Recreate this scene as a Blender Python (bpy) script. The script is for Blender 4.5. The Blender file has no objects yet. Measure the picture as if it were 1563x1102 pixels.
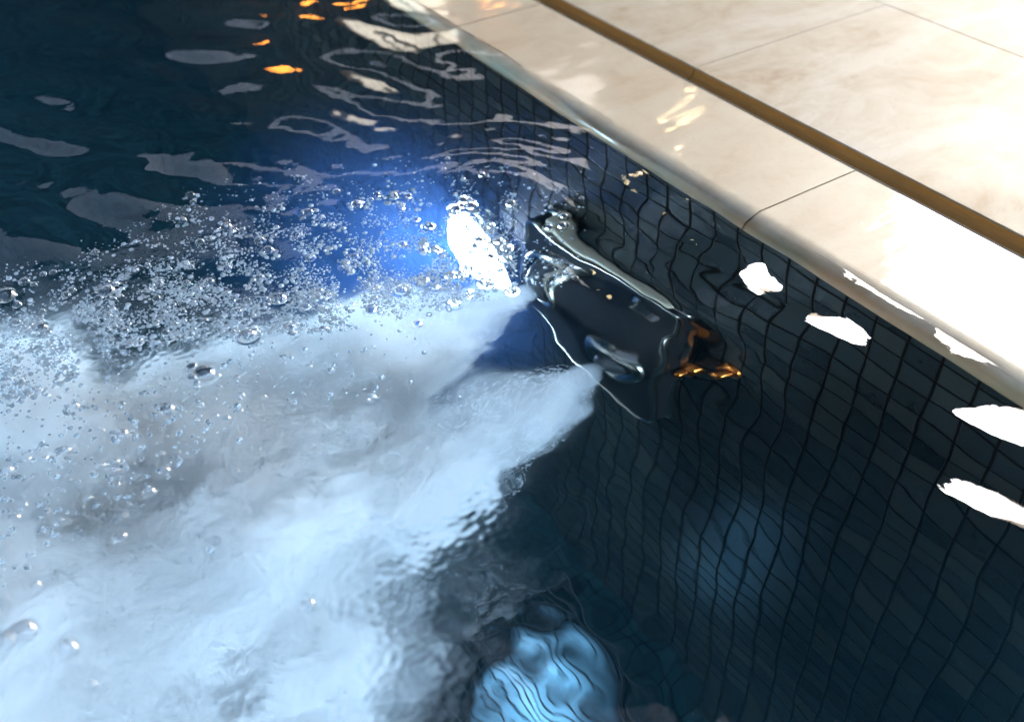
import bpy, bmesh, math, random
import numpy as np
from mathutils import Vector, Matrix
R_ = math.radians
random.seed(7); rng = np.random.default_rng(11)
S = bpy.context.scene
COL = S.collection

# ------------------------------------------------------------------ camera frame (used to read positions off the water plane)
H = 0.57                      # lens height above the water
WX = 1.25 * H                 # horizontal distance lens -> pool wall (wall face is x = 0)
PITCH, AZ, FPX = R_(40.7), R_(34.8), 1513.0
CAM = np.array([-WX, 0.0, H])
CF = np.array([math.sin(AZ)*math.cos(PITCH), math.cos(AZ)*math.cos(PITCH), -math.sin(PITCH)])
CR = np.array([math.cos(AZ), -math.sin(AZ), 0.0]); CU = np.cross(CR, CF)
def ray(px, py):
    d = CF*FPX + CR*(px-781.5) - CU*(py-551.0)
    return d/np.linalg.norm(d)
def at(px, py, z=0.0):
    d = ray(px, py); t = (z-H)/d[2]
    return CAM + d*t

cam = bpy.data.cameras.new('camera'); camo = bpy.data.objects.new('camera', cam); COL.objects.link(camo)
camo.location = CAM
camo.rotation_euler = Matrix(((CR[0], CU[0], -CF[0]), (CR[1], CU[1], -CF[1]), (CR[2], CU[2], -CF[2]))).to_euler()
cam.sensor_width = 36; cam.lens = FPX/1563*36; cam.clip_end = 500; cam.clip_start = 0.01
cam.dof.use_dof = True; cam.dof.focus_distance = 0.98; cam.dof.aperture_fstop = 3.6
S.camera = camo

# ------------------------------------------------------------------ node helpers
class NT:
    def __init__(s, name, world=False):
        s.m = bpy.data.materials.new(name); s.m.use_nodes = True
        s.t = s.m.node_tree; s.t.nodes.clear()
        s.out = s.t.nodes.new('ShaderNodeOutputMaterial')
    def n(s, typ, ins=None, **kw):
        nd = s.t.nodes.new('ShaderNode'+typ)
        for k, v in kw.items(): setattr(nd, k, v)
        for k, v in (ins or {}).items(): s.set(nd.inputs[k], v)
        return nd
    def set(s, sock, v):
        if hasattr(v, 'is_output') or isinstance(v, bpy.types.NodeSocket): s.t.links.new(v, sock)
        elif isinstance(v, (tuple, list)) and len(v) == 3 and sock.type == 'RGBA': sock.default_value = (*v, 1)
        else: sock.default_value = v
    def math(s, op, a, b=0.0, c=0.0, clamp=False):
        nd = s.n('Math', operation=op); nd.use_clamp = clamp
        s.set(nd.inputs[0], a); s.set(nd.inputs[1], b); s.set(nd.inputs[2], c)
        return nd.outputs[0]
    def vmath(s, op, a, b=(0, 0, 0)):
        nd = s.n('VectorMath', operation=op); s.set(nd.inputs[0], a); s.set(nd.inputs[1], b)
        return nd.outputs['Value'] if op in ('LENGTH', 'DOT_PRODUCT') else nd.outputs[0]
    def noise(s, vec, scale, detail=3.0, rough=0.55, dist=0.0, color=False):
        nd = s.n('TexNoise', {'Vector': vec, 'Scale': scale, 'Detail': detail, 'Roughness': rough, 'Distortion': dist})
        return nd.outputs['Color' if color else 'Fac']
    def ramp(s, fac, stops, interp='LINEAR'):
        nd = s.n('ValToRGB', {'Fac': fac}); cr = nd.color_ramp; cr.interpolation = interp
        while len(cr.elements) < len(stops): cr.elements.new(0.5)
        for e, (p, c) in zip(cr.elements, stops):
            e.position = p; e.color = (*c, 1) if len(c) == 3 else c
        return nd.outputs['Color']
    def mix(s, fac, a, b, mode='MIX'):
        nd = s.n('Mix', data_type='RGBA', blend_type=mode)
        s.set(nd.inputs[0], fac); s.set(nd.inputs[6], a); s.set(nd.inputs[7], b)
        return nd.outputs[2]
    def smooth(s, v, a, b):
        nd = s.n('MapRange', {'Value': v, 'From Min': a, 'From Max': b, 'To Min': 0.0, 'To Max': 1.0}, interpolation_type='SMOOTHSTEP')
        return nd.outputs[0]
    def coord(s, which='Object'):
        return s.n('TexCoord').outputs[which]
    def surf(s, sh): s.t.links.new(sh, s.out.inputs['Surface']); return s
    def vol(s, sh): s.t.links.new(sh, s.out.inputs['Volume']); return s

def simple(name, color, rough=0.5, metal=0.0, coat=0.0, noise=0.0, emis=None, es=0.0):
    k = NT(name)
    col = color
    if noise:
        v = k.noise(k.coord(), 14, 4)
        col = k.mix(v, tuple(c*(1-noise) for c in color), tuple(min(1, c*(1+noise)) for c in color))
    ins = {'Base Color': col, 'Roughness': rough, 'Metallic': metal, 'Coat Weight': coat}
    if emis: ins['Emission Color'] = emis; ins['Emission Strength'] = es
    b = k.n('BsdfPrincipled', ins)
    k.surf(b.outputs[0]); return k.m

# ------------------------------------------------------------------ object helpers
def tag(o, label=None, cat=None, group=None, kind=None):
    if label: o['label'] = label
    if cat: o['category'] = cat
    if group: o['group'] = group
    if kind: o['kind'] = kind
    return o
def link(name, me, mat, parent=None, smooth=False):
    o = bpy.data.objects.new(name, me); COL.objects.link(o)
    if mat: me.materials.append(mat)
    if parent is not None: o.parent = parent
    if smooth: me.polygons.foreach_set('use_smooth', [True]*len(me.polygons))
    return o
def obj(name, bm, mat, parent=None, smooth=False):
    bmesh.ops.recalc_face_normals(bm, faces=bm.faces)
    me = bpy.data.meshes.new(name); bm.to_mesh(me); bm.free()
    return link(name, me, mat, parent, smooth)
def empty(name, loc):
    o = bpy.data.objects.new(name, None); COL.objects.link(o); o.location = loc; o.empty_display_size = 0.05
    return o
def box(bm, x0, x1, y0, y1, z0, z1, bevel=0.0):
    vs = [bm.verts.new((x, y, z)) for x in (x0, x1) for y in (y0, y1) for z in (z0, z1)]
    fs = [bm.faces.new([vs[i] for i in q]) for q in ((0,1,3,2),(4,6,7,5),(0,4,5,1),(2,3,7,6),(0,2,6,4),(1,5,7,3))]
    if bevel:
        es = list({e for f in fs for e in f.edges})
        bmesh.ops.bevel(bm, geom=es, offset=bevel, segments=3, affect='EDGES', profile=0.6)
def sweep_y(bm, prof, y0, y1):
    """closed (x,z) profile extruded along y"""
    a = [bm.verts.new((x, y0, z)) for x, z in prof]; b = [bm.verts.new((x, y1, z)) for x, z in prof]
    n = len(prof)
    for i in range(n): bm.faces.new((a[i], a[(i+1) % n], b[(i+1) % n], b[i]))
    bm.faces.new(a[::-1]); bm.faces.new(b)
def lathe_x(bm, prof, seg=40, cy=0.0, cz=0.0):
    """open (x,r) profile turned about the x axis; ends closed when r == 0"""
    rings = []
    for x, r in prof:
        if r <= 1e-9: rings.append([bm.verts.new((x, cy, cz))])
        else: rings.append([bm.verts.new((x, cy+r*math.cos(2*math.pi*i/seg), cz+r*math.sin(2*math.pi*i/seg))) for i in range(seg)])
    for A, B in zip(rings, rings[1:]):
        for i in range(seg):
            j = (i+1) % seg
            q = ([A[0]] if len(A) == 1 else [A[i], A[j]]) + ([B[0]] if len(B) == 1 else [B[j], B[i]])
            bm.faces.new(q)

# ------------------------------------------------------------------ materials
def stone(name, c_lo, c_mid, c_hi, rough, coat, coat_rough, bump_scale):
    k = NT(name); p = k.coord()
    mp = k.n('Mapping', {'Vector': p, 'Rotation': (0, 0, R_(-28)), 'Scale': (0.7, 1.7, 1.0)}).outputs[0]
    warp = k.vmath('ADD', mp, k.vmath('SCALE', k.noise(p, 3.0, 3, color=True)))
    nd = k.t.nodes[-1]
    a = k.noise(mp, 5.5, 6, 0.62, 0.9)
    b = k.noise(p, 17, 5, 0.6, 1.4)
    c = k.noise(p, 160, 3, 0.6)
    v = k.math('ADD', k.math('MULTIPLY', a, 0.75), k.math('MULTIPLY', b, 0.25))
    col = k.ramp(v, [(0.36, c_lo), (0.47, c_mid), (0.6, c_hi)])
    col = k.mix(k.math('MULTIPLY', k.smooth(c, 0.56, 0.75), 0.22), col, tuple(x*0.72 for x in c_lo))
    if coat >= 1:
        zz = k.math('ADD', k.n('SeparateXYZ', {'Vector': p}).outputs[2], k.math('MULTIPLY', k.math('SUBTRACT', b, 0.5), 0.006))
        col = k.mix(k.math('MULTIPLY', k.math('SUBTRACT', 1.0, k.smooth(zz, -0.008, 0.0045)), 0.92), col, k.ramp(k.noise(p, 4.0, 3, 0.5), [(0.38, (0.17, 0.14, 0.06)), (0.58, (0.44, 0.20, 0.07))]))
    wet = k.noise(p, 7.0, 3, 0.5, 0.4)
    bump = k.n('Bump', {'Height': k.math('ADD', k.math('MULTIPLY', b, 0.5), k.math('MULTIPLY', c, 0.2)), 'Strength': 0.12, 'Distance': 0.004})
    hw = k.math('ADD', k.noise(mp, bump_scale, 2, 0.45, 0.3), k.math('MULTIPLY', k.noise(mp, bump_scale*5, 3, 0.5), 0.16))
    cb = k.n('Bump', {'Height': hw, 'Strength': 1.0, 'Distance': 0.0022})
    bs = k.n('BsdfPrincipled', {'Base Color': col, 'Roughness': rough, 'Specular IOR Level': 0.35, 'Coat Weight': coat, 'Coat IOR': 1.33,
             'Coat Roughness': k.math('ADD', coat_rough, k.math('MULTIPLY', k.smooth(wet, 0.45, 0.7), coat_rough*2)),
             'Normal': bump.outputs[0], 'Coat Normal': cb.outputs[0]})
    k.surf(bs.outputs[0]); return k.m
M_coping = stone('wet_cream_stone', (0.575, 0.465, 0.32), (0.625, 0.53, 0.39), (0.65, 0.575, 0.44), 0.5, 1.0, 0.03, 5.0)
M_paving = stone('honed_limestone', (0.40, 0.30, 0.19), (0.49, 0.42, 0.31), (0.57, 0.52, 0.43), 0.6, 0.05, 0.2, 4.0)
M_bronze = simple('bronze_channel', (0.66, 0.29, 0.06), 0.6, 0.0, 0.0, 0.25)
M_grout = simple('dark_grout', (0.03, 0.028, 0.025), 0.8, noise=0.2)
M_steel = simple('polished_steel', (0.45, 0.40, 0.33), 0.24, 1.0)
M_plate = simple('dark_plate', (0.006, 0.006, 0.007), 0.6, 0.0, 0.0, 0.3)
M_dim = simple('dull_teal_enamel', (0.008, 0.012, 0.014), 0.6, noise=0.3)
M_nozzle = simple('nozzle_grey', (0.12, 0.12, 0.12), 0.3, 0.6)
M_orange = simple('copper_valve', (0.62, 0.17, 0.03), 0.3, 1.0)

def mosaic(name, axes, size, tint=(1, 1, 1), spec=0.45):
    k = NT(name); p = k.coord()
    sx = k.n('SeparateXYZ', {'Vector': p})
    u = k.math('DIVIDE', sx.outputs[axes[0]], size); v = k.math('DIVIDE', sx.outputs[axes[1]], size)
    fu = k.math('FRACT', u); fv = k.math('FRACT', v)
    du = k.math('ABSOLUTE', k.math('SUBTRACT', fu, 0.5)); dv = k.math('ABSOLUTE', k.math('SUBTRACT', fv, 0.5))
    e = k.math('MAXIMUM', du, dv)
    tile = k.math('SUBTRACT', 1.0, k.smooth(e, 0.442, 0.462))
    idv = k.n('CombineXYZ', {'X': k.math('FLOOR', u), 'Y': k.math('FLOOR', v)}).outputs[0]
    wn = k.n('TexWhiteNoise', {'Vector': idv}, noise_dimensions='2D')
    cl = k.ramp(wn.outputs['Value'], [(0.0, (0.004, 0.004, 0.004)), (0.025, (0.022, 0.030, 0.032)), (0.35, (0.036, 0.048, 0.050)), (0.7, (0.050, 0.070, 0.070)), (1.0, (0.068, 0.085, 0.080))])
    cl = k.mix(1.0, cl, tint, 'MULTIPLY')
    mott = k.noise(p, 45, 4, 0.6)
    cl = k.mix(k.math('MULTIPLY', mott, 0.6), cl, (0.02, 0.028, 0.032))
    col = k.mix(tile, (0.007, 0.006, 0.005), cl)
    rv = k.n('VectorMath', {0: wn.outputs['Color'], 1: (0.5, 0.5, 0.5)}, operation='SUBTRACT').outputs[0]
    tilt = k.vmath('DOT_PRODUCT', rv, k.n('CombineXYZ', {'X': fu, 'Y': fv}).outputs[0])
    hgt = k.math('ADD', k.math('MULTIPLY', tile, 1.0), k.math('MULTIPLY', tilt, 0.35))
    hgt = k.math('ADD', hgt, k.math('MULTIPLY', mott, 0.08))
    b = k.n('Bump', {'Height': hgt, 'Strength': 0.7, 'Distance': 0.002})
    bs = k.n('BsdfPrincipled', {'Base Color': col, 'Roughness': k.math('ADD', 0.62, k.math('MULTIPLY', tile, -0.40)), 'Specular IOR Level': k.math('MULTIPLY', tile, spec), 'Normal': b.outputs[0]})
    k.surf(bs.outputs[0]); return k.m
TS = 0.0375
M_wall = mosaic('dark_mosaic_wall', (1, 2), TS, (0.50, 0.36, 0.27), 0.2)
M_wall2 = mosaic('dark_mosaic_cross', (0, 2), TS)
M_floor = mosaic('dark_mosaic_floor', (0, 1), TS*0.64, (0.2, 0.40, 0.42), 0.08)

# ------------------------------------------------------------------ pool shell
DEPTH = 1.225
XL, Y0, Y1 = -2.3, -1.3, 3.6         # far pool sides (outside the picture)
bm = bmesh.new(); box(bm, 0.0, 0.16, Y0, Y1, -DEPTH-0.1, -0.019)
pw = obj('pool_wall', bm, M_wall); tag(pw, 'dark glossy mosaic tiled pool wall under the cream coping', 'pool wall')
bm = bmesh.new(); box(bm, XL-0.2, XL, Y0, Y1, -DEPTH-0.1, -0.019)
o = obj('pool_wall', bm, M_wall); tag(o, 'far mosaic pool wall facing the bubble jets', 'pool wall')
bm = bmesh.new(); box(bm, XL, 0.0, Y0-0.2, Y0, -DEPTH-0.1, -0.019)
o = obj('pool_wall', bm, M_wall2); tag(o, 'short mosaic end wall of the pool behind the viewer', 'pool wall')
bm = bmesh.new(); box(bm, XL, 0.0, Y1, Y1+0.2, -DEPTH-0.1, -0.019)
o = obj('pool_wall', bm, M_wall2); tag(o, 'short mosaic end wall of the pool beyond the light', 'pool wall')
bm = bmesh.new(); box(bm, XL, 0.0, Y0, Y1, -DEPTH-0.1, -DEPTH)
o = obj('pool_floor', bm, M_floor); tag(o, 'dark mosaic tiled pool floor', 'pool floor', kind='structure')

# ------------------------------------------------------------------ coping slabs (rounded front lip), slot channel, paving
SLOT0, SLOT1 = 0.172, 0.206
CT = 0.004                          # top of coping above still water
def coping_profile():
    pr = [(0.165, -0.019), (-0.004, -0.019), (-0.004, -0.0165)]
    for i in range(1, 13):          # bullnose
        t = i/12; a = math.pi/2*t
        pr.append((-0.004 + 0.026*(1-math.cos(a)), -0.0165 + (0.0165+CT)*math.sin(a)))
    pr += [(0.08, CT), (SLOT0-0.003, CT-0.0004), (SLOT0-0.0008, CT-0.0015), (SLOT0, CT-0.004), (SLOT0, -0.019)]
    return pr
joints = [0.590-0.601*4, 0.590-0.601*3, 0.590-0.601*2, 0.590-0.601, 0.590, 1.191, 1.792, 2.393, 2.994, 3.6]
cl = {3: 'near cream coping slab with the white sun glare at its wet rim', 4: 'middle cream coping slab between two cross joints beside the pool',
      5: 'far cream coping slab at the top of the water edge beyond the upper joint'}
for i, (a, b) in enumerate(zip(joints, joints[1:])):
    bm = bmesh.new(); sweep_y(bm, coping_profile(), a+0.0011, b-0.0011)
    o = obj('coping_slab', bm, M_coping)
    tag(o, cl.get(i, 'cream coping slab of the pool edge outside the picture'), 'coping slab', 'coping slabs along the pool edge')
bm = bmesh.new(); box(bm, -0.0, SLOT0-0.004, Y0, Y1, -0.018, -0.0005)
o = obj('joint_mortar', bm, M_grout)
o.scale = (1, 1, 1)
tag(o, 'thin dark mortar line between the cream coping slabs', 'mortar')
o.location.x = 0.012

ch = empty('slot_drain', (SLOT0, 0.9, 0)); tag(ch, 'narrow bronze overflow slot between coping and paving', 'slot drain')
cj = [Y0, -0.30, 0.295, 0.893, 1.49, 2.6, Y1]
for a, b in zip(cj, cj[1:]):
    bm = bmesh.new(); w = SLOT1-SLOT0
    sweep_y(bm, [(0.0004, CT-0.006), (0.0004, -0.034), (w-0.0004, -0.034), (w-0.0004, CT-0.0015), (w-0.0018, CT-0.0018), (w-0.0022, -0.002), (w-0.004, -0.0062), (w*0.7, -0.0100), (w*0.4, -0.0125), (0.006, -0.0145), (0.003, -0.016), (0.003, CT-0.006)], a+0.0012-0.9, b-0.0012-0.9)
    obj('channel_section', bm, M_bronze, ch)
bm = bmesh.new(); box(bm, SLOT0-0.002, SLOT1+0.002, Y0, Y1, -0.06, -0.036)
obj('channel_bed', bm, M_grout, None).parent = None
bpy.data.objects['channel_bed'].name = 'drain_bed'; tag(bpy.data.objects['drain_bed'], 'dark mortar bed beneath the overflow slot', 'mortar bed')

# paving: one sheet of slabs with real open joints over a mortar bed
bm = bmesh.new()
xs_ = [SLOT1, 0.594, 0.982, 1.37, 1.758, 2.146, 2.534, 3.3]
for i, (a, b) in enumerate(zip(xs_, xs_[1:])):
    off = 0.893 if i % 2 == 0 else 0.60
    for j in range(-6, 9):
        y0 = off + j*0.6
        bx0 = a + (0.0 if i == 0 else 0.0008)
        box(bm, bx0, b-0.0008, y0+0.0007, y0+0.6-0.0007, -0.02, CT, 0.0008)
o = obj('paving', bm, M_paving); tag(o, 'pale limestone paving slabs with thin joints', 'paving', kind='structure')
bm = bmesh.new(); box(bm, SLOT1+0.001, 60, -60, 60, -0.08, 0.0033)
M_joint = simple('pale_joint', (0.45, 0.41, 0.35), 0.8, noise=0.2)
o = obj('ground', bm, M_joint); tag(o, 'pale joint mortar bed under the paving', 'ground', kind='structure')
bm = bmesh.new(); box(bm, -60, XL-0.2, -60, 60, -0.08, 0.0); box(bm, XL-0.2, SLOT1-0.04, Y1+0.2, 60, -0.08, 0.0); box(bm, XL-0.2, SLOT1-0.04, -60, Y0-0.2, -0.08, 0.0)
o = obj('terrace', bm, simple('terrace_stone', (0.3, 0.27, 0.22), 0.7, noise=0.2)); tag(o, 'stone terrace around the pool', 'terrace', kind='structure')

# ------------------------------------------------------------------ water surface: real wave geometry
N, L = 1024, 2.4
def band(l0, l1, seed, ang=None, spread=1.0, N=1024):
    kx = np.fft.fftfreq(N, L/N)[:, None]; ky = np.fft.fftfreq(N, L/N)[None, :]
    kk = np.hypot(kx, ky)
    r = np.random.default_rng(seed)
    f0, f1 = 1/l1, 1/l0
    lk = np.log(np.maximum(kk, 1e-6)); c = 0.5*(math.log(f0)+math.log(f1)); w = 0.5*(math.log(f1)-math.log(f0))
    amp = np.exp(-((lk-c)/w)**2)/np.maximum(kk, 1e-6)**1.3
    if ang is not None:
        th = np.arctan2(ky, kx) - ang
        amp = amp*(0.12+np.abs(np.cos(th))**spread)
    amp[0, 0] = 0
    F = np.fft.fft2(r.standard_normal((N, N)))*amp
    gx = np.fft.ifft2(F*2j*np.pi*kx).real; gy = np.fft.ifft2(F*2j*np.pi*ky).real
    return np.fft.ifft2(F).real/math.sqrt((gx**2+gy**2).mean())     # unit rms slope
def sample(fld, X, Y):
    N = fld.shape[0]
    u = (X/L*N) % N; v = (Y/L*N) % N
    i = np.floor(u).astype(int); j = np.floor(v).astype(int); a = u-i; b = v-j
    i %= N; j %= N; i1 = (i+1) % N; j1 = (j+1) % N
    return (fld[i, j]*(1-a)+fld[i1, j]*a)*(1-b) + (fld[i, j1]*(1-a)+fld[i1, j1]*a)*b
bA = band(0.22, 0.6, 100, 0.5, 2); bB = band(0.075, 0.17, 235, 0.25, 3); bC = band(0.022, 0.05, 8); bD = band(0.0055, 0.012, 9, N=2048)
def blob(X, Y, px, py, r):
    p = at(px, py); return np.exp(-((X-p[0])**2+(Y-p[1])**2)/(r*r))
dents = []                          # (x, y, r): hollow under a big floating bubble
def wave(X, Y, micro=True):
    z = 0.030*sample(bA, X, Y)
    calm = (1-0.93*blob(X, Y, 720, 375, 0.125))*(1-0.55*blob(X, Y, 900, 980, 0.2))
    z = z + calm*sample(bB, X, Y)*(0.028 + 0.17*blob(X, Y, 1005, 450, 0.13) + 0.06*blob(X, Y, 850, 1075, 0.07) + 0.045*blob(X, Y, 60, 130, 0.5))
    if micro:
        turb = blob(X, Y, 640, 860, 0.10) + blob(X, Y, 420, 960, 0.16) + 0.6*blob(X, Y, 1000, 430, 0.10) + 0.8*blob(X, Y, 850, 1060, 0.07) + 0.1*blob(X, Y, 480, 340, 0.16)
        z = z + calm*sample(bC, X, Y)*(0.007 + 0.075*np.minimum(turb, 1))
        edge = blob(X, Y, 690, 780, 0.04) + blob(X, Y, 650, 850, 0.05) + blob(X, Y, 540, 930, 0.08) + blob(X, Y, 300, 1000, 0.12) + blob(X, Y, 120, 1040, 0.12) + blob(X, Y, 250, 470, 0.09)
        z = z + sample(bD, X, Y)*(0.002 + 0.10*np.minimum(edge, 1))
    p = at(735, 330); d = np.hypot(X-p[0], Y-p[1])
    z = z + 0.00008*np.sin(d*2*np.pi/0.028)*np.exp(-((d-0.17)/0.07)**2)*(0.5+0.5*np.sin(np.arctan2(Y-p[1], X-p[0])*1.5+0.6))
    return z
def axis(lo, f0, f1, hi, step):
    a = list(np.arange(f0, f1+1e-9, step)); s = step
    while a[-1] < hi: s *= 1.25; a.append(min(hi, a[-1]+s))
    s = step
    while a[0] > lo: s *= 1.25; a.insert(0, max(lo, a[0]-s))
    return np.array(a)

# ------------------------------------------------------------------ floating bubbles: positions
big = [  # px, py, radius px, cluster members
    (312, 572, 17, 6), (255, 625, 12, 9), (186, 663, 11, 8), (380, 515, 13, 6), (425, 458, 13, 5), (470, 326, 9, 8), (545, 312, 9, 6),
    (163, 446, 13, 14), (8, 450, 15, 4), (35, 962, 19, 1), (7, 976, 15, 1), (100, 990, 18, 1), (471, 927, 11, 1), (183, 820, 11, 1),
    (368, 607, 8, 1), (53, 892, 9, 1), (138, 1043, 9, 1), (112, 620, 9, 9), (228, 752, 10, 2), (100, 688, 9, 7), (10, 718, 10, 6),
    (175, 721, 8, 3), (250, 718, 9, 3), (345, 350, 10, 12), (600, 300, 9, 8), (410, 385, 9, 9), (655, 345, 8, 5), (735, 270, 6, 4),
    (60, 500, 11, 12), (320, 836, 6, 1), (505, 564, 5, 1), (190, 790, 7, 1), (22, 790, 9, 1), (35, 770, 8, 1), (135, 762, 7, 1), (92, 793, 7, 1), (70, 605, 8, 4), (40, 700, 8, 3),
    (448, 513, 7, 2), (538, 468, 6, 2), (500, 452, 7, 2), (575, 297, 6, 5), (290, 300, 7, 6), (280, 340, 7, 6), (360, 720, 6, 1), (270, 690, 6, 1), (365, 670, 5, 1), (300, 640, 5, 1)]
bub = []                            # x, y, r, zone
PXM = 0.00064                       # about one photo pixel on the water, metres, before distance
def add_b(px, py, rpx, zone):
    p = at(px, py); d = np.linalg.norm(p-CAM)
    bub.append((p[0], p[1], rpx*d/FPX, zone))
def upper(px):                      # upper rim of the bubble cloud in the photo
    return np.interp(px, [0, 200, 300, 500, 700, 800], [600, 500, 490, 480, 440, 410])
for px, py, r, n in big:
    add_b(px, py, r, 'big' if r > 8 else 'cloud')
    for i in range(n-1):
        a = random.uniform(0, 6.28); q = random.uniform(0.28, 0.5)
        add_b(px+1.25*r*math.cos(a)*random.uniform(0.9, 1.5), py+0.8*r*math.sin(a)*random.uniform(0.9, 1.5), r*q, 'cluster')
clump = band(0.02, 0.09, 21); clump = clump/clump.std()
small = []
def swarm_density(px, py):
    u = upper(px); lo = np.interp(px, [0, 150, 300, 450, 600, 800, 900], [410, 370, 290, 265, 245, 240, 260])
    if py < lo or py > u+30: return 0
    t = (py-lo)/(u-lo)
    p = at(px, py); c = clump[int(p[0]/L*N) % N, int(p[1]/L*N) % N]
    return min(1, 0.08+1.1*t)*(1 if px < 790 else 0.2)*min(1, max(0.03, 0.25+0.5*c+0.35*t))
while len(small) < 2100:
    px, py = random.uniform(0, 900), random.uniform(230, 640)
    if random.random() < swarm_density(px, py):
        small.append((px, py, min(9, 1.3+random.expovariate(1/1.5)), 'swarm'))
while len(small) < 2800:
    px, py = random.betavariate(1.0, 1.6)*720, random.uniform(470, 900)
    if py > upper(px)-10 and py < 620+max(0, (400-px))*0.7 and random.random() < (1 if px < 450 else 0.5):
        small.append((px, py, min(8, 0.9+random.expovariate(1/1.5)), 'cloud'))
for s in small: add_b(*s)
bub.sort(key=lambda b: -b[2])
singles, rest = bub[:300], bub[300:]
dents = [b for b in bub[:170]]

XS = axis(XL, -1.0, 0.006, 0.02, 0.0017); YS = axis(Y0, 0.0, 1.84, Y1, 0.0017)
GX, GY = np.meshgrid(XS, YS, indexing='ij')
GZ = wave(GX, GY)
far = np.clip(1-np.maximum(np.maximum(-1.0-GX, 0), np.maximum(GY-1.85, np.maximum(-0.05-GY, 0)))/0.8, 0.15, 1)
GZ = GZ*far
def dent(Z):
    for x, y, r, zn in dents:
        i0, i1 = np.searchsorted(XS, [x-2.6*r, x+2.6*r]); j0, j1 = np.searchsorted(YS, [y-2.6*r, y+2.6*r])
        if i1 <= i0 or j1 <= j0: continue
        d = np.hypot(GX[i0:i1, j0:j1]-x, GY[i0:i1, j0:j1]-y)/r
        Z[i0:i1, j0:j1] += r*(0.13*np.exp(-((d-1.12)/0.28)**2) - 0.42*np.clip(1-d*d, 0, 1))
dent(GZ)
nx, ny = GX.shape
top = np.stack([GX, GY, GZ], -1).reshape(-1, 3)
idx = np.arange(nx*ny).reshape(nx, ny)
quads = np.stack([idx[:-1, :-1], idx[1:, :-1], idx[1:, 1:], idx[:-1, 1:]], -1).reshape(-1, 4)
rim = np.concatenate([idx[:, 0], idx[-1, 1:], idx[-2::-1, -1], idx[0, -2:0:-1]])
low = top[rim].copy(); low[:, 2] = -DEPTH-0.05
nb = len(rim); base = nx*ny; li = base+np.arange(nb)
side = np.stack([rim, li, np.roll(li, -1), np.roll(rim, -1)], -1)
verts = np.concatenate([top, low])
nloops = quads.size+side.size+nb
me = bpy.data.meshes.new('water'); me.vertices.add(len(verts)); me.vertices.foreach_set('co', verts.astype(np.float32).ravel())
me.loops.add(nloops); me.loops.foreach_set('vertex_index', np.concatenate([quads.ravel(), side.ravel(), li[::-1]]).astype(np.int32))
npoly = len(quads)+len(side)+1
me.polygons.add(npoly)
ls = np.concatenate([np.arange(len(quads)+len(side))*4, [quads.size+side.size]]).astype(np.int32)
me.polygons.foreach_set('loop_start', ls)
sm = np.zeros(npoly, bool); sm[:len(quads)] = True
me.polygons.foreach_set('use_smooth', sm); me.update(calc_edges=True); me.validate()
k = NT('pool_water')
pc = k.coord()
bmp = k.n('Bump', {'Height': k.noise(pc, 55, 3, 0.5), 'Strength': 0.04, 'Distance': 0.002})
gl = k.n('BsdfGlass', {'Color': (1, 1, 1), 'Roughness': 0.0, 'IOR': 1.33, 'Normal': bmp.outputs[0]})
k.surf(gl.outputs[0])
va = k.n('VolumeAbsorption', {'Color': (0.30, 0.66, 0.84), 'Density': 0.27})
vs = k.n('VolumeScatter', {'Color': (0.05, 0.50, 0.75), 'Density': 0.014, 'Anisotropy': 0.0})
ad = k.n('AddShader'); k.t.links.new(va.outputs[0], ad.inputs[0]); k.t.links.new(vs.outputs[0], ad.inputs[1])
k.vol(ad.outputs[0])
water = link('water', me, k.m); tag(water, 'clear rippled pool water', 'water', kind='structure')

# ------------------------------------------------------------------ underwater fittings on the wall
def pool_lamp(loc, name, label, rot, r, strength, color, dome=1.0, core=False):
    e = empty(name, loc); e.rotation_euler = rot; tag(e, label, 'pool light')
    k_ = 0.25 if core else 1.0          # slim ring round the floor light
    bm = bmesh.new(); lathe_x(bm, [(0.0, r*1.02), (-0.010, r*1.02), (-0.014, r*(1+0.1*k_)), (-0.014, r*(1+0.3*k_)), (-0.009, r*(1+0.4*k_)), (0.0, r*(1+0.42*k_))], 48)
    obj('rim', bm, M_dim if core else M_steel, e, True)
    bm = bmesh.new(); lathe_x(bm, [(-0.003*dome, r), (-0.010*dome, r*0.93), (-0.017*dome, r*0.7), (-0.021*dome, r*0.35), (-0.022*dome, 0)], 40)
    lm = simple('lit_lens', (0.8, 0.85, 0.9) if not core else (0.05, 0.08, 0.1), 0.3, emis=color, es=strength)
    if core:                            # frosted lens: bright around the bulb, dim towards its edge
        t = lm.node_tree; tc = t.nodes.new('ShaderNodeTexCoord'); sp = t.nodes.new('ShaderNodeVectorMath'); sp.operation = 'LENGTH'; mr = t.nodes.new('ShaderNodeMapRange')
        mr.interpolation_type = 'SMOOTHSTEP'; t.links.new(tc.outputs['Object'], sp.inputs[0]); t.links.new(sp.outputs['Value'], mr.inputs[0])
        for q, v in ((1, 0.01), (2, r), (3, strength), (4, 0.0)): mr.inputs[q].default_value = v
        t.links.new(mr.outputs[0], [n for n in t.nodes if n.type == 'BSDF_PRINCIPLED'][0].inputs['Emission Strength'])
    obj('lens', bm, lm, e, True)
    for i in range(0 if core else 4):
        a = math.pi/4+i*math.pi/2
        bm = bmesh.new(); lathe_x(bm, [(-0.0142, r*0.06), (-0.0165, r*0.055), (-0.0172, 0)], 12, r*1.2*math.cos(a), r*1.2*math.sin(a))
        obj('screw', bm, M_nozzle, e, True)
    return e
pool_lamp((0, 1.10, -0.587), 'pool_light', 'glaring blue-white underwater light on the dark wall beside the upper jet', (0, 0, 0), 0.08, 62.0, (0.64, 0.80, 1.0), 1.7)
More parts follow.
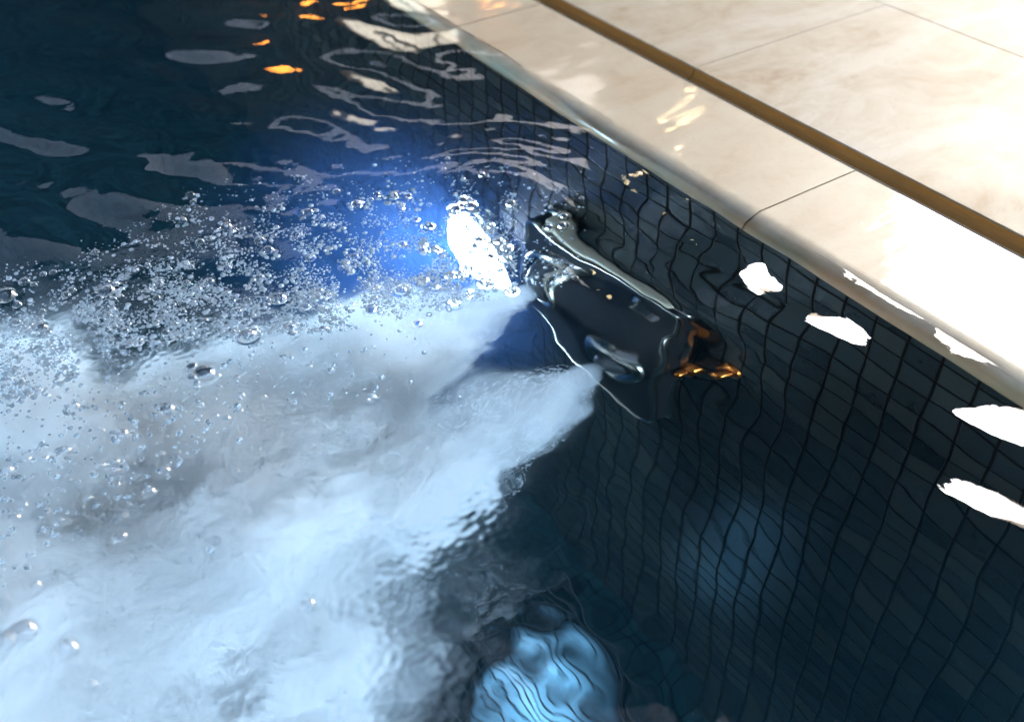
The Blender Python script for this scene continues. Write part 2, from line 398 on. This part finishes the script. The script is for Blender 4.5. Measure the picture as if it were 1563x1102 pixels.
pool_lamp((0, 0.02, -0.11), 'pool_light', 'unseen underwater light high on the tiled wall, added to brighten the plume', (0, 0, 0), 0.06, 125.0, (0.60, 0.79, 1.0), 0.5)  # unseen lamp, added to lift the grey hollow of the plume

pool_lamp((-0.42, Y0, -0.09), 'pool_light', 'unseen underwater light on the end wall, added to brighten the plume', (0, 0, R_(-90)), 0.085, 270.0, (0.60, 0.79, 1.0))  # unseen lamp, added to light the plume from the near side
pool_lamp((XL, 2.2, -0.09), 'pool_light', 'unseen underwater light on the far wall, added to brighten the plume', (0, 0, math.pi), 0.085, 760.0, (0.58, 0.78, 1.0))  # unseen lamp, added to light the back and top of the plume
fl = pool_lamp((-0.20, 0.655, -DEPTH), 'pool_light', 'floor light under a slim grille, broken up by ripples below the pool wall', (0, R_(90), 0), 0.12, 0.75, (0.22, 0.60, 1.0), 1.0, True)
bm = bmesh.new()
for i in range(-6, 7): box(bm, -0.030, -0.024, -0.142, 0.142, i*0.0205-0.0017, i*0.0205+0.0017)
for sg in (-1, 1): box(bm, -0.0238, -0.010, sg*0.138-0.002, sg*0.138+0.002, -0.126, 0.126)
obj('grille', bm, M_dim, fl)
# jet panel: dark plate with polished steel rim, two nozzles
def rrect(y0, y1, z0, z1, r, n=8):
    pts = []
    for cy, cz, a0 in ((y1-r, z1-r, 0), (y0+r, z1-r, 90), (y0+r, z0+r, 180), (y1-r, z0+r, 270)):
        for i in range(n+1):
            a = R_(a0+90*i/n); pts.append((cy+r*math.cos(a), cz+r*math.sin(a)))
    return pts
jp = empty('jet_panel', (0, 0.765, -0.42)); tag(jp, 'dark jet panel with polished steel rim and two nozzles on the tiled wall', 'jet panel')
def ring_bm(y0, y1, z0, z1, r, w, t):
    bm = bmesh.new(); loops = []
    for inset, x in ((0, 0.0), (0, -t*0.6), (w*0.3, -t), (w*0.7, -t), (w, -t*0.6), (w, 0.0)):
        loops.append([bm.verts.new((x, y, z)) for y, z in rrect(y0+inset, y1-inset, z0+inset, z1-inset, max(r-inset, 0.004))])
    n = len(loops[0])
    for A, B in zip(loops, loops[1:]):
        for i in range(n): bm.faces.new((A[i], A[(i+1) % n], B[(i+1) % n], B[i]))
    return bm
PY0, PY1, PZ0, PZ1 = -0.115, 0.165, -0.13, 0.125
bm = bmesh.new(); f = bm.faces.new([bm.verts.new((-0.038, y, z)) for y, z in rrect(PY0, PY1, PZ0, PZ1, 0.03)])
ex = bmesh.ops.extrude_face_region(bm, geom=[f]); bmesh.ops.translate(bm, verts=[v for v in ex['geom'] if isinstance(v, bmesh.types.BMVert)], vec=(0.038, 0, 0))
obj('plate', bm, M_plate, jp)
M_cream = simple('cream_cover', (0.78, 0.64, 0.44), 0.3, 0, 0.5)
bm = bmesh.new(); box(bm, -0.030, -0.003, PY0+0.035, PY1-0.035, PZ1+0.0005, PZ1+0.012, 0.004); obj('cover', bm, M_cream, jp, True)
obj('rim', ring_bm(PY0-0.004, PY1+0.004, PZ0-0.004, PZ1+0.004, 0.034, 0.009, 0.010), M_steel, jp, True)
fr = obj('front_rim', ring_bm(PY0-0.002, PY1+0.002, PZ0-0.002, PZ1+0.002, 0.032, 0.008, 0.010), M_steel, jp, True); fr.location.x = -0.032
NOZ = [(0.870, -0.392), (0.715, -0.420)]
for y, z in NOZ:
    bm = bmesh.new(); lathe_x(bm, [(-0.006, 0.048), (-0.014, 0.047), (-0.020, 0.041), (-0.020, 0.034), (-0.011, 0.030), (-0.011, 0.026)], 40, y-0.765, z+0.42)
    nz = obj('nozzle_collar', bm, M_steel, jp, True); nz.location.x = -0.032
    bm = bmesh.new(); lathe_x(bm, [(-0.010, 0.028), (-0.022, 0.024), (-0.030, 0.016), (-0.031, 0.011), (-0.016, 0.010), (-0.012, 0)], 32, y-0.765, z+0.42)
    obj('nozzle', bm, M_nozzle, jp, True).location.x = -0.032
for y, z in ((0.579, -0.343), (0.635, -0.395)):
    e = empty('air_valve', (0, y, z)); tag(e, 'small copper air valve on the tiled wall, %s the jet panel' % ('farther from' if y < 0.6 else 'next to'), 'air valve', 'copper air valves')
    bm = bmesh.new(); lathe_x(bm, [(0.0, 0.020), (-0.006, 0.020), (-0.009, 0.016), (-0.009, 0)], 32)
    obj('flange', bm, M_orange, e, True)
    bm = bmesh.new(); lathe_x(bm, [(-0.009, 0.011), (-0.024, 0.010), (-0.028, 0.007), (-0.029, 0)], 24)
    obj('knob', bm, M_orange, e, True)

# ------------------------------------------------------------------ bubble plumes: bodies of fine bubbles blown from the two nozzles
def plume(y, z, label, length, k_open, r0, rise, yaw, dens, seed):
    kx_ = NT('bubble_plume_%d' % seed); p = kx_.coord()
    sp = kx_.n('SeparateXYZ', {'Vector': p}); x = sp.outputs[0]
    zc = kx_.math('SUBTRACT', sp.outputs[2], kx_.math('MULTIPLY', kx_.math('MULTIPLY', x, x), rise))
    q = kx_.n('CombineXYZ', {'X': 0.0, 'Y': sp.outputs[1], 'Z': zc}).outputs[0]
    pp = kx_.n('VectorMath', {0: p, 1: (seed*3.1, seed*1.7, 0)}, operation='ADD').outputs[0]
    big_ = kx_.noise(pp, 5.5, 0.5, 0.5, color=True)
    st = kx_.n('Mapping', {'Vector': pp, 'Scale': (0.45, 1, 1)}).outputs[0]
    fine = kx_.math('ADD', kx_.math('MULTIPLY', kx_.noise(st, 15, 1, 0.6), 0.5), kx_.math('MULTIPLY', kx_.noise(st, 48, 1.5, 0.65), 0.5))
    w = kx_.n('VectorMath', {0: big_, 1: (0.5, 0.5, 0.5)}, operation='SUBTRACT').outputs[0]
    amp = kx_.math('MULTIPLY', x, 0.55)
    wn = kx_.n('VectorMath', {0: w}, operation='SCALE'); kx_.set(wn.inputs['Scale'], amp)
    q2 = kx_.n('VectorMath', {0: q, 1: wn.outputs[0]}, operation='ADD').outputs[0]
    q2 = kx_.n('VectorMath', {0: q2, 1: (0, 1, 1)}, operation='MULTIPLY').outputs[0]
    r = kx_.vmath('LENGTH', q2)
    Rr = kx_.math('ADD', r0, kx_.math('MULTIPLY', x, k_open))
    t = kx_.math('DIVIDE', r, Rr)
    t = kx_.math('ADD', t, kx_.math('MULTIPLY', kx_.math('SUBTRACT', fine, 0.5), 2.1))
    body = kx_.math('SUBTRACT', 1.0, kx_.smooth(t, 0.66, 1.0))
    clot = kx_.math('ADD', 0.25, kx_.math('MULTIPLY', kx_.smooth(kx_.n('SeparateXYZ', {'Vector': big_}).outputs[0], 0.38, 0.6), 0.9))
    body = kx_.math('ADD', kx_.math('MULTIPLY', body, clot), kx_.math('MULTIPLY', kx_.math('SUBTRACT', 1.0, kx_.smooth(t, 0.7, 1.5)), 0.03))
    fade = kx_.math('MULTIPLY', kx_.smooth(x, -0.01, 0.015), kx_.math('SUBTRACT', 1.0, kx_.smooth(x, length*0.75, length)))
    near = kx_.math('ADD', 0.55, kx_.math('MULTIPLY', kx_.smooth(x, 0.0, 0.18), 0.45))
    dn = kx_.math('MULTIPLY', kx_.math('MULTIPLY', kx_.math('MULTIPLY', body, fade), near), dens)
    v = kx_.n('VolumeScatter', {'Color': (0.95, 0.978, 1.0), 'Density': dn, 'Anisotropy': -0.05})
    kx_.vol(v.outputs[0])
    kx_.m.cycles.volume_step_rate = 0.28
    bm = bmesh.new(); rings = []; seg = 24; nn = 14
    for i in range(nn+1):
        xx = -0.005 + (length+0.005)*i/nn; RR = (r0+max(xx, 0)*k_open)*1.15 + 0.28*max(xx, 0)*0.5 + 0.006
        rings.append([bm.verts.new((xx, RR*math.cos(2*math.pi*j/seg), RR*math.sin(2*math.pi*j/seg) + rise*xx*xx)) for j in range(seg)])
    for A, B in zip(rings, rings[1:]):
        for j in range(seg): bm.faces.new((A[j], A[(j+1) % seg], B[(j+1) % seg], B[j]))
    bm.faces.new(rings[0]); bm.faces.new(rings[-1])
    for vtx in bm.verts:
        vtx.co.z = min(vtx.co.z, -0.012 - z)
        vtx.co.z = max(vtx.co.z, -DEPTH+0.01 - z)
    o = obj('bubble_plume', bm, kx_.m)
    o.location = (-0.064, y, z); o.rotation_euler = (0, 0, math.pi + yaw)
    tag(o, label, 'bubble plume', 'bubble plumes blown by the jets', 'stuff')
    return o
plume(NOZ[0][0], NOZ[0][1], 'white bubble plume from the upper nozzle just below the light', 1.15, 0.27, 0.014, 0.03, R_(0), 46.0, 1)
plume(NOZ[1][0], NOZ[1][1], 'white bubble plume from the lower nozzle, widest in front of the jet panel', 1.15, 0.31, 0.013, 0.0, R_(4), 46.0, 2)

# thin haze coloured blue to imitate the glow around the lamp
k = NT('glow_haze'); p = k.coord()
rr = k.vmath('LENGTH', p)
dn = k.math('MULTIPLY', k.math('POWER', k.math('SUBTRACT', 1.0, rr, clamp=True), 1.5), 0.8)
k.vol(k.n('VolumeScatter', {'Color': (0.13, 0.33, 1.0), 'Density': dn, 'Anisotropy': 0.3}).outputs[0]); k.m.cycles.volume_step_rate = 0.5
bm = bmesh.new(); bmesh.ops.create_icosphere(bm, subdivisions=3, radius=1.0)
o = obj('glow_haze', bm, k.m); o.location = (-0.14, 1.10, -0.46); o.scale = (0.34, 0.36, 0.34)
tag(o, 'thin haze coloured blue to imitate the glow around the underwater light', 'bubble veil', kind='stuff')

# strings of fine bubbles torn off along the plume edges
V_, F_ = [], []
rs = np.random.default_rng(31)
for (ny_, nz_), kop, rise, yaw, cnt in ((NOZ[0], 0.27, 0.03, R_(0), 10000), (NOZ[1], 0.31, 0.0, R_(4), 16000)):
    for _ in range(cnt):
        x = 0.06+1.0*rs.random()**0.8; Rr = 0.02+x*kop
        a = rs.uniform(0, 2*math.pi); t = rs.uniform(0.45, 0.95)
        c = np.array([x, Rr*t*math.cos(a), Rr*t*math.sin(a)+rise*x*x])
        ln = rs.uniform(0.002, 0.010); wd = rs.uniform(0.0002, 0.0005)
        dr = np.array([1.0, 0, 0]) + rs.normal(0, 0.55, 3); dr /= np.linalg.norm(dr)
        up = np.cross(dr, rs.normal(0, 1, 3)); up /= np.linalg.norm(up)
        bend = np.cross(dr, up)*rs.normal(0, 0.35)
        pts = [c + dr*ln*(q-0.5) + bend*ln*(q-0.5)**2*2 for q in (0, 0.33, 0.67, 1)]
        ws = (0.25, 1, 0.9, 0.2); b0 = len(V_)
        for pt, w_ in zip(pts, ws):
            for sg in (-1, 1):
                v = pt + up*wd*w_*sg
                ca, sa = math.cos(math.pi+yaw), math.sin(math.pi+yaw)
                V_.append((-0.064+v[0]*ca-v[1]*sa, ny_+v[0]*sa+v[1]*ca, min(nz_+v[2], -0.014)))
        for q in range(3): F_.append((b0+2*q, b0+2*q+1, b0+2*q+3, b0+2*q+2))
k = NT('bubble_string'); df = k.n('BsdfDiffuse', {'Color': (0.92, 0.96, 1.0)}); tl = k.n('BsdfTranslucent', {'Color': (0.92, 0.96, 1.0)})
m1 = k.n('MixShader', {0: 0.5}); k.t.links.new(df.outputs[0], m1.inputs[1]); k.t.links.new(tl.outputs[0], m1.inputs[2])
k.surf(m1.outputs[0])
me = bpy.data.meshes.new('bubble_strings'); me.from_pydata(V_, [], F_); me.update()
o = link('bubble_strings', me, k.m); tag(o, 'feathery strings of fine bubbles torn off the white plumes', 'bubble strings', kind='stuff')

# ------------------------------------------------------------------ bubbles on the surface
def film(name, base, power, amt, foam):
    k = NT(name)
    lw = k.n('LayerWeight', {'Blend': 0.5})
    rimf = k.math('POWER', lw.outputs['Facing'], power)
    fac = k.math('ADD', base, k.math('MULTIPLY', rimf, amt), clamp=True)
    tr = k.n('BsdfTransparent', {'Color': (0.97, 0.985, 1.0)}); gs = k.n('BsdfGlossy', {'Color': (1, 1, 1), 'Roughness': 0.02})
    df = k.n('BsdfTranslucent', {'Color': (0.85, 0.94, 1.0)})
    m2 = k.n('MixShader', {0: foam}); k.t.links.new(gs.outputs[0], m2.inputs[1]); k.t.links.new(df.outputs[0], m2.inputs[2])
    mx = k.n('MixShader', {0: fac}); k.t.links.new(tr.outputs[0], mx.inputs[1]); k.t.links.new(m2.outputs[0], mx.inputs[2])
    k.surf(mx.outputs[0]); return k.m
M_film = film('bubble_film', 0.08, 2.0, 0.85, 0.0)
M_bigfilm = film('bubble_big_film', 0.14, 1.5, 0.86, 0.08)
M_foam = film('bubble_foam_film', 0.10, 1.8, 0.85, 0.5)
k = NT('bubble_air')
gl = k.n('BsdfGlass', {'Color': (1, 1, 1), 'Roughness': 0.0, 'IOR': 1/1.33}); df = k.n('BsdfDiffuse', {'Color': (0.8, 0.92, 1.0)}); mx = k.n('MixShader', {0: 0.32})
k.t.links.new(gl.outputs[0], mx.inputs[1]); k.t.links.new(df.outputs[0], mx.inputs[2]); k.surf(mx.outputs[0]); M_air = k.m
def dome(mat, seg=22, rings=7, flat=0.8):
    bm = bmesh.new(); prev = None
    for i in range(rings):
        a = (math.pi/2)*i/rings
        cur = [bm.verts.new((math.cos(a)*math.cos(2*math.pi*j/seg), math.cos(a)*math.sin(2*math.pi*j/seg), flat*math.sin(a))) for j in range(seg)]
        if prev:
            for j in range(seg): bm.faces.new((prev[j], prev[(j+1) % seg], cur[(j+1) % seg], cur[j]))
        prev = cur
    t = bm.verts.new((0, 0, flat))
    for j in range(seg): bm.faces.new((prev[j], prev[(j+1) % seg], t))
    bmesh.ops.recalc_face_normals(bm, faces=bm.faces)
    me = bpy.data.meshes.new('bubble'); bm.to_mesh(me); bm.free()
    me.polygons.foreach_set('use_smooth', [True]*len(me.polygons)); me.materials.append(mat); return me
dm = dome(M_film); dm2 = dome(M_foam); dm3 = dome(M_bigfilm, 28, 9)
LAB = {'swarm': ('small glassy bubble in the sparkling swarm on the dark water beside the glow', 'bubbles of the swarm beside the glow'),
       'cluster': ('small clear bubble clinging to the side of a bigger bubble', 'bubbles in clusters'),
       'cloud': ('small clear bubble floating singly above the white bubble cloud', 'bubbles floating above the cloud'),
       'big': ('large clear bubble floating on the rippled water', 'large floating bubbles')}
src = None
wz = lambda x, y: float(wave(np.array([x]), np.array([y]))[0])
for x, y, r, zn in singles:
    if src is None: src = bpy.data.objects.new('bubble', dm); o = src
    else: o = src.copy()
    o.data = {'swarm': dm2, 'big': dm3}.get(zn, dm)
    COL.objects.link(o)
    o.location = (x, y, wz(x, y)+0.0004); o.scale = (r, r*random.uniform(0.85, 1.1), r*random.uniform(0.8, 1.0)); o.rotation_euler = (0, 0, random.uniform(0, 6.28))
    tag(o, LAB[zn][0], 'bubble', LAB[zn][1])

# the thousands of smaller ones: one mesh of little air spheres just under and at the surface
bm = bmesh.new(); bmesh.ops.create_icosphere(bm, subdivisions=2, radius=1.0)
sv = np.array([v.co[:] for v in bm.verts]); sf = np.array([[v.index for v in f.verts] for f in bm.faces]); bm.free()
P = np.array([(x, y, r) for x, y, r, zn in rest])
def swarm_mesh(P, Z, name, mat):
    nv = len(sv)
    V = (sv[None]*P[:, 2][:, None, None] + np.stack([P[:, 0], P[:, 1], Z], -1)[:, None]).reshape(-1, 3)
    F = (sf[None] + (np.arange(len(P))*nv)[:, None, None]).reshape(-1, 3)
    me = bpy.data.meshes.new(name); me.vertices.add(len(V)); me.vertices.foreach_set('co', V.astype(np.float32).ravel())
    me.loops.add(F.size); me.loops.foreach_set('vertex_index', F.ravel().astype(np.int32))
    me.polygons.add(len(F)); me.polygons.foreach_set('loop_start', (np.arange(len(F))*3).astype(np.int32))
    me.polygons.foreach_set('use_smooth', np.ones(len(F), bool)); me.update(calc_edges=True)
    return link(name, me, mat)
extra = []
while len(extra) < 11000:
    px, py = random.uniform(0, 860), random.uniform(235, 640)
    if random.random() < swarm_density(px, py)**1.3:
        p = at(px, py, -random.uniform(0.002, 0.025)); extra.append((p[0], p[1], random.uniform(0.0003, 0.0012), p[2]))
E_ = np.array(extra)
PZ = wave(P[:, 0], P[:, 1]) - P[:, 2]*1.05
PP = np.concatenate([P, E_[:, :3]]); ZZ = np.concatenate([PZ, E_[:, 3]])
o = swarm_mesh(PP, ZZ, 'fine_bubbles', M_air)
tag(o, 'countless fine air bubbles swarming under the surface around the glow', 'fine bubbles', kind='stuff')

# ------------------------------------------------------------------ unseen surroundings mirrored in the water: a dark house added to darken the reflections, with lit window, lamps and bulbs
hd = 5.0
hp = empty('reflection_house', (0.5, hd, 0)); tag(hp, 'unseen dark timber house added to darken the water reflections', 'house')
M_clad = simple('charcoal_timber', (0.022, 0.022, 0.024), 0.7, noise=0.4)
bm = bmesh.new(); box(bm, -5.5, 3.6, 0, 0.25, 0.006, 2.06)
for i in range(60): box(bm, -5.5+i*0.152, -5.5+i*0.152+0.12, -0.03, 0.0-0.002, 0.01, 2.0)
obj('wall', bm, M_clad, hp)
bm = bmesh.new(); box(bm, -5.8, 3.9, -0.3, 3.0, 2.063, 2.16)
obj('roof', bm, M_clad, hp)
M_lit = simple('lit_window_glass', (0.7, 0.7, 0.65), 0.2, emis=(1.0, 0.9, 0.74), es=2.2)
M_white = simple('white_frame', (0.75, 0.74, 0.7), 0.5)
def house_window(x0, x1, z0, z1, mat):
    bm = bmesh.new(); box(bm, x0, x1, -0.05, -0.035, z0, z1); w = obj('window', bm, mat, hp)
    bm = bmesh.new()
    for a, b, c, d in ((x0-0.05, x0, z0, z1), (x1, x1+0.05, z0, z1), (x0-0.05, x1+0.05, z1, z1+0.05), (x0-0.05, x1+0.05, z0-0.05, z0), ((x0+x1)/2-0.02, (x0+x1)/2+0.02, z0, z1)):
        box(bm, a, b, -0.08, -0.034, c, d)
    obj('frame', bm, M_white, w)
house_window(1.25, 1.75, 0.9, 1.75, M_lit)
house_window(-2.6, -1.2, 0.9, 1.7, simple('dark_glass', (0.02, 0.025, 0.03), 0.05, 0, 1.0))
def wall_lamp(x, z):
    e = empty('wall_lamp', (0.5+x, hd, z)); tag(e, 'small amber wall lamp on the dark house', 'lamp', 'amber wall lamps')
    bm = bmesh.new(); box(bm, -0.05, 0.05, -0.09, -0.031, -0.06, 0.14, 0.01); obj('bracket', bm, M_plate, e)
    bm = bmesh.new(); lathe_x(bm, [(-0.12, 0), (-0.1, 0.05), (0, 0.08), (0.1, 0.05), (0.12, 0)], 20)
    s = obj('shade', bm, simple('amber_shade', (0.8, 0.4, 0.1), 0.4, emis=(1.0, 0.32, 0.04), es=9.0), e, True); s.location = (0, -0.18, 0)
wall_lamp(0.85, 1.3); wall_lamp(2.0, 1.5)

# unseen tall conifers, added to block sky reflections beside the sun
M_leaf = simple('conifer_foliage', (0.012, 0.022, 0.014), 0.8, noise=0.5); M_bark = simple('bark', (0.05, 0.035, 0.025), 0.9, noise=0.3)
for i in range(6):
    a = R_(43.5+i*2.9); dd = 10.0; hh = 8.6+0.5*math.sin(i*2.3)
    e = empty('sky_block_tree', (dd*math.sin(a)-0.2, dd*math.cos(a)+0.6, 0)); tag(e, 'unseen tall dark conifer added to block sky reflections', 'tree', 'added conifers blocking sky reflections')
    bm = bmesh.new(); bmesh.ops.create_cone(bm, segments=10, radius1=0.12, radius2=0.04, depth=hh*0.8, cap_ends=True, matrix=Matrix.Translation((0, 0, hh*0.4))); obj('trunk', bm, M_bark, e)
    bm = bmesh.new(); rr = random.Random(i)
    for q in range(2600):
        t = rr.random()**0.8; rad = 0.62*(1-t)**0.35*math.sqrt(rr.random()); an = rr.uniform(0, 6.28)
        c = Vector((rad*math.cos(an), rad*math.sin(an), 0.3+t*(hh-0.3)))
        u = Vector((math.cos(an), math.sin(an), rr.uniform(0.2, 1.2))).normalized()*rr.uniform(0.12, 0.26); v = u.cross(Vector((rr.uniform(-1, 1), rr.uniform(-1, 1), rr.uniform(-1, 1)))).normalized()*rr.uniform(0.05, 0.11)
        bm.faces.new([bm.verts.new(c+x) for x in (-u*0.3-v, -u*0.3+v, u+v*0.4, u-v*0.4)])
    me_ = bpy.data.meshes.new('crown'); bm.to_mesh(me_); bm.free(); link('crown', me_, M_leaf, e)
# unseen dark roof, added to keep bright sky out of the water reflections
rf = empty('sky_block_roof', (0, 0, 0)); tag(rf, 'unseen dark timber roof added to block sky reflections in the water', 'sky_block_roof')
bm = bmesh.new(); box(bm, 0.85, 2.9, -3.5, 4.85, 2.4, 2.46); box(bm, -4.2, 0.847, 1.9, 3.9, 2.4, 2.46); box(bm, 0.2, 0.847, 0.85, 1.897, 2.4, 2.46)
obj('roof', bm, M_clad, rf)
for i in range(12):
    x_ = -4.2+i*0.6
    bm = bmesh.new(); box(bm, x_, x_+0.05, -3.5 if x_ > 0.85 else 1.9, 3.9, 2.26, 2.398); obj('rafter', bm, M_clad, rf)
for px_, py_ in ((-4.1, 3.8), (-4.1, 2.0), (2.3, -3.4)):
    bm = bmesh.new(); box(bm, px_-0.05, px_+0.05, py_-0.05, py_+0.05, 0.006, 2.258); obj('post', bm, M_clad, rf)
# string of warm bulbs under the added roof edge
g0 = at(1040, 185)
M_bulb = simple('warm_bulb_glass', (0.9, 0.8, 0.6), 0.2, emis=(1.0, 0.72, 0.36), es=24.0)
sb = empty('string_light', (3.0, 3.7, 2.2)); tag(sb, 'string of warm bulbs under the added roof edge', 'string light')
prev_ = None
for px_, py_, rr_ in ((1028, 205, 0.018), (1042, 178, 0.022), (1052, 156, 0.016), (1060, 140, 0.012)):
    g = at(px_, py_); d_ = ray(px_, py_); d_[2] = -d_[2]; q_ = Vector(g + d_*4.0) - sb.location
    bm = bmesh.new(); bmesh.ops.create_uvsphere(bm, u_segments=16, v_segments=10, radius=rr_, matrix=Matrix.Translation(q_)); bl = obj('bulb', bm, M_bulb, sb, True)
    bm = bmesh.new(); bmesh.ops.create_cone(bm, segments=12, radius1=0.014, radius2=0.012, depth=0.05, cap_ends=True, matrix=Matrix.Translation(q_+Vector((0, 0, rr_+0.02)))); obj('socket', bm, M_plate, bl)
    if prev_:
        dv = q_-prev_; mid = (q_+prev_)/2 + Vector((0, 0, 0.08))
        bm = bmesh.new(); bmesh.ops.create_cone(bm, segments=8, radius1=0.005, radius2=0.005, depth=dv.length, cap_ends=True, matrix=Matrix.Translation(mid) @ dv.to_track_quat('Z', 'Y').to_matrix().to_4x4()); obj('cable', bm, M_plate, sb)
    prev_ = q_
# ------------------------------------------------------------------ light
SUN_EL, SUN_AZ = R_(31.0), AZ + R_(31.0)       # azimuth clockwise from +Y
sd = Vector((math.sin(SUN_AZ)*math.cos(SUN_EL), math.cos(SUN_AZ)*math.cos(SUN_EL), math.sin(SUN_EL)))
sl = bpy.data.lights.new('sun', 'SUN'); sl.energy = 1.5; sl.angle = R_(14); sl.color = (1.0, 0.99, 0.975)
so = bpy.data.objects.new('sun', sl); COL.objects.link(so); so.rotation_euler = sd.to_track_quat('Z', 'Y').to_euler(); so.location = sd*20
W = bpy.data.worlds.new('World'); S.world = W; W.use_nodes = True
wt = W.node_tree; bg = wt.nodes['Background']
sky = wt.nodes.new('ShaderNodeTexSky'); sky.sky_type = 'NISHITA'; sky.sun_disc = False
sky.sun_elevation = SUN_EL; sky.sun_rotation = SUN_AZ; sky.dust_density = 4.0; sky.air_density = 1.0; sky.ozone_density = 1.0
wt.links.new(sky.outputs[0], bg.inputs[0]); bg.inputs[1].default_value = 0.145

S.view_settings.view_transform = 'Standard'; S.view_settings.look = 'None'; S.view_settings.gamma = 1; S.view_settings.exposure = 1.05
cy = S.cycles
cy.use_denoising = True; cy.use_adaptive_sampling = True; cy.adaptive_threshold = 0.09; cy.adaptive_min_samples = 16
try: cy.denoiser = 'OPENIMAGEDENOISE'
except Exception: pass
cy.max_bounces = 16; cy.transmission_bounces = 12; cy.glossy_bounces = 6; cy.diffuse_bounces = 4; cy.volume_bounces = 5; cy.transparent_max_bounces = 24
cy.caustics_refractive = True; cy.caustics_reflective = False; cy.blur_glossy = 0.5
cy.sample_clamp_indirect = 20.0
cy.volume_step_rate = 1.0; cy.volume_max_steps = 256
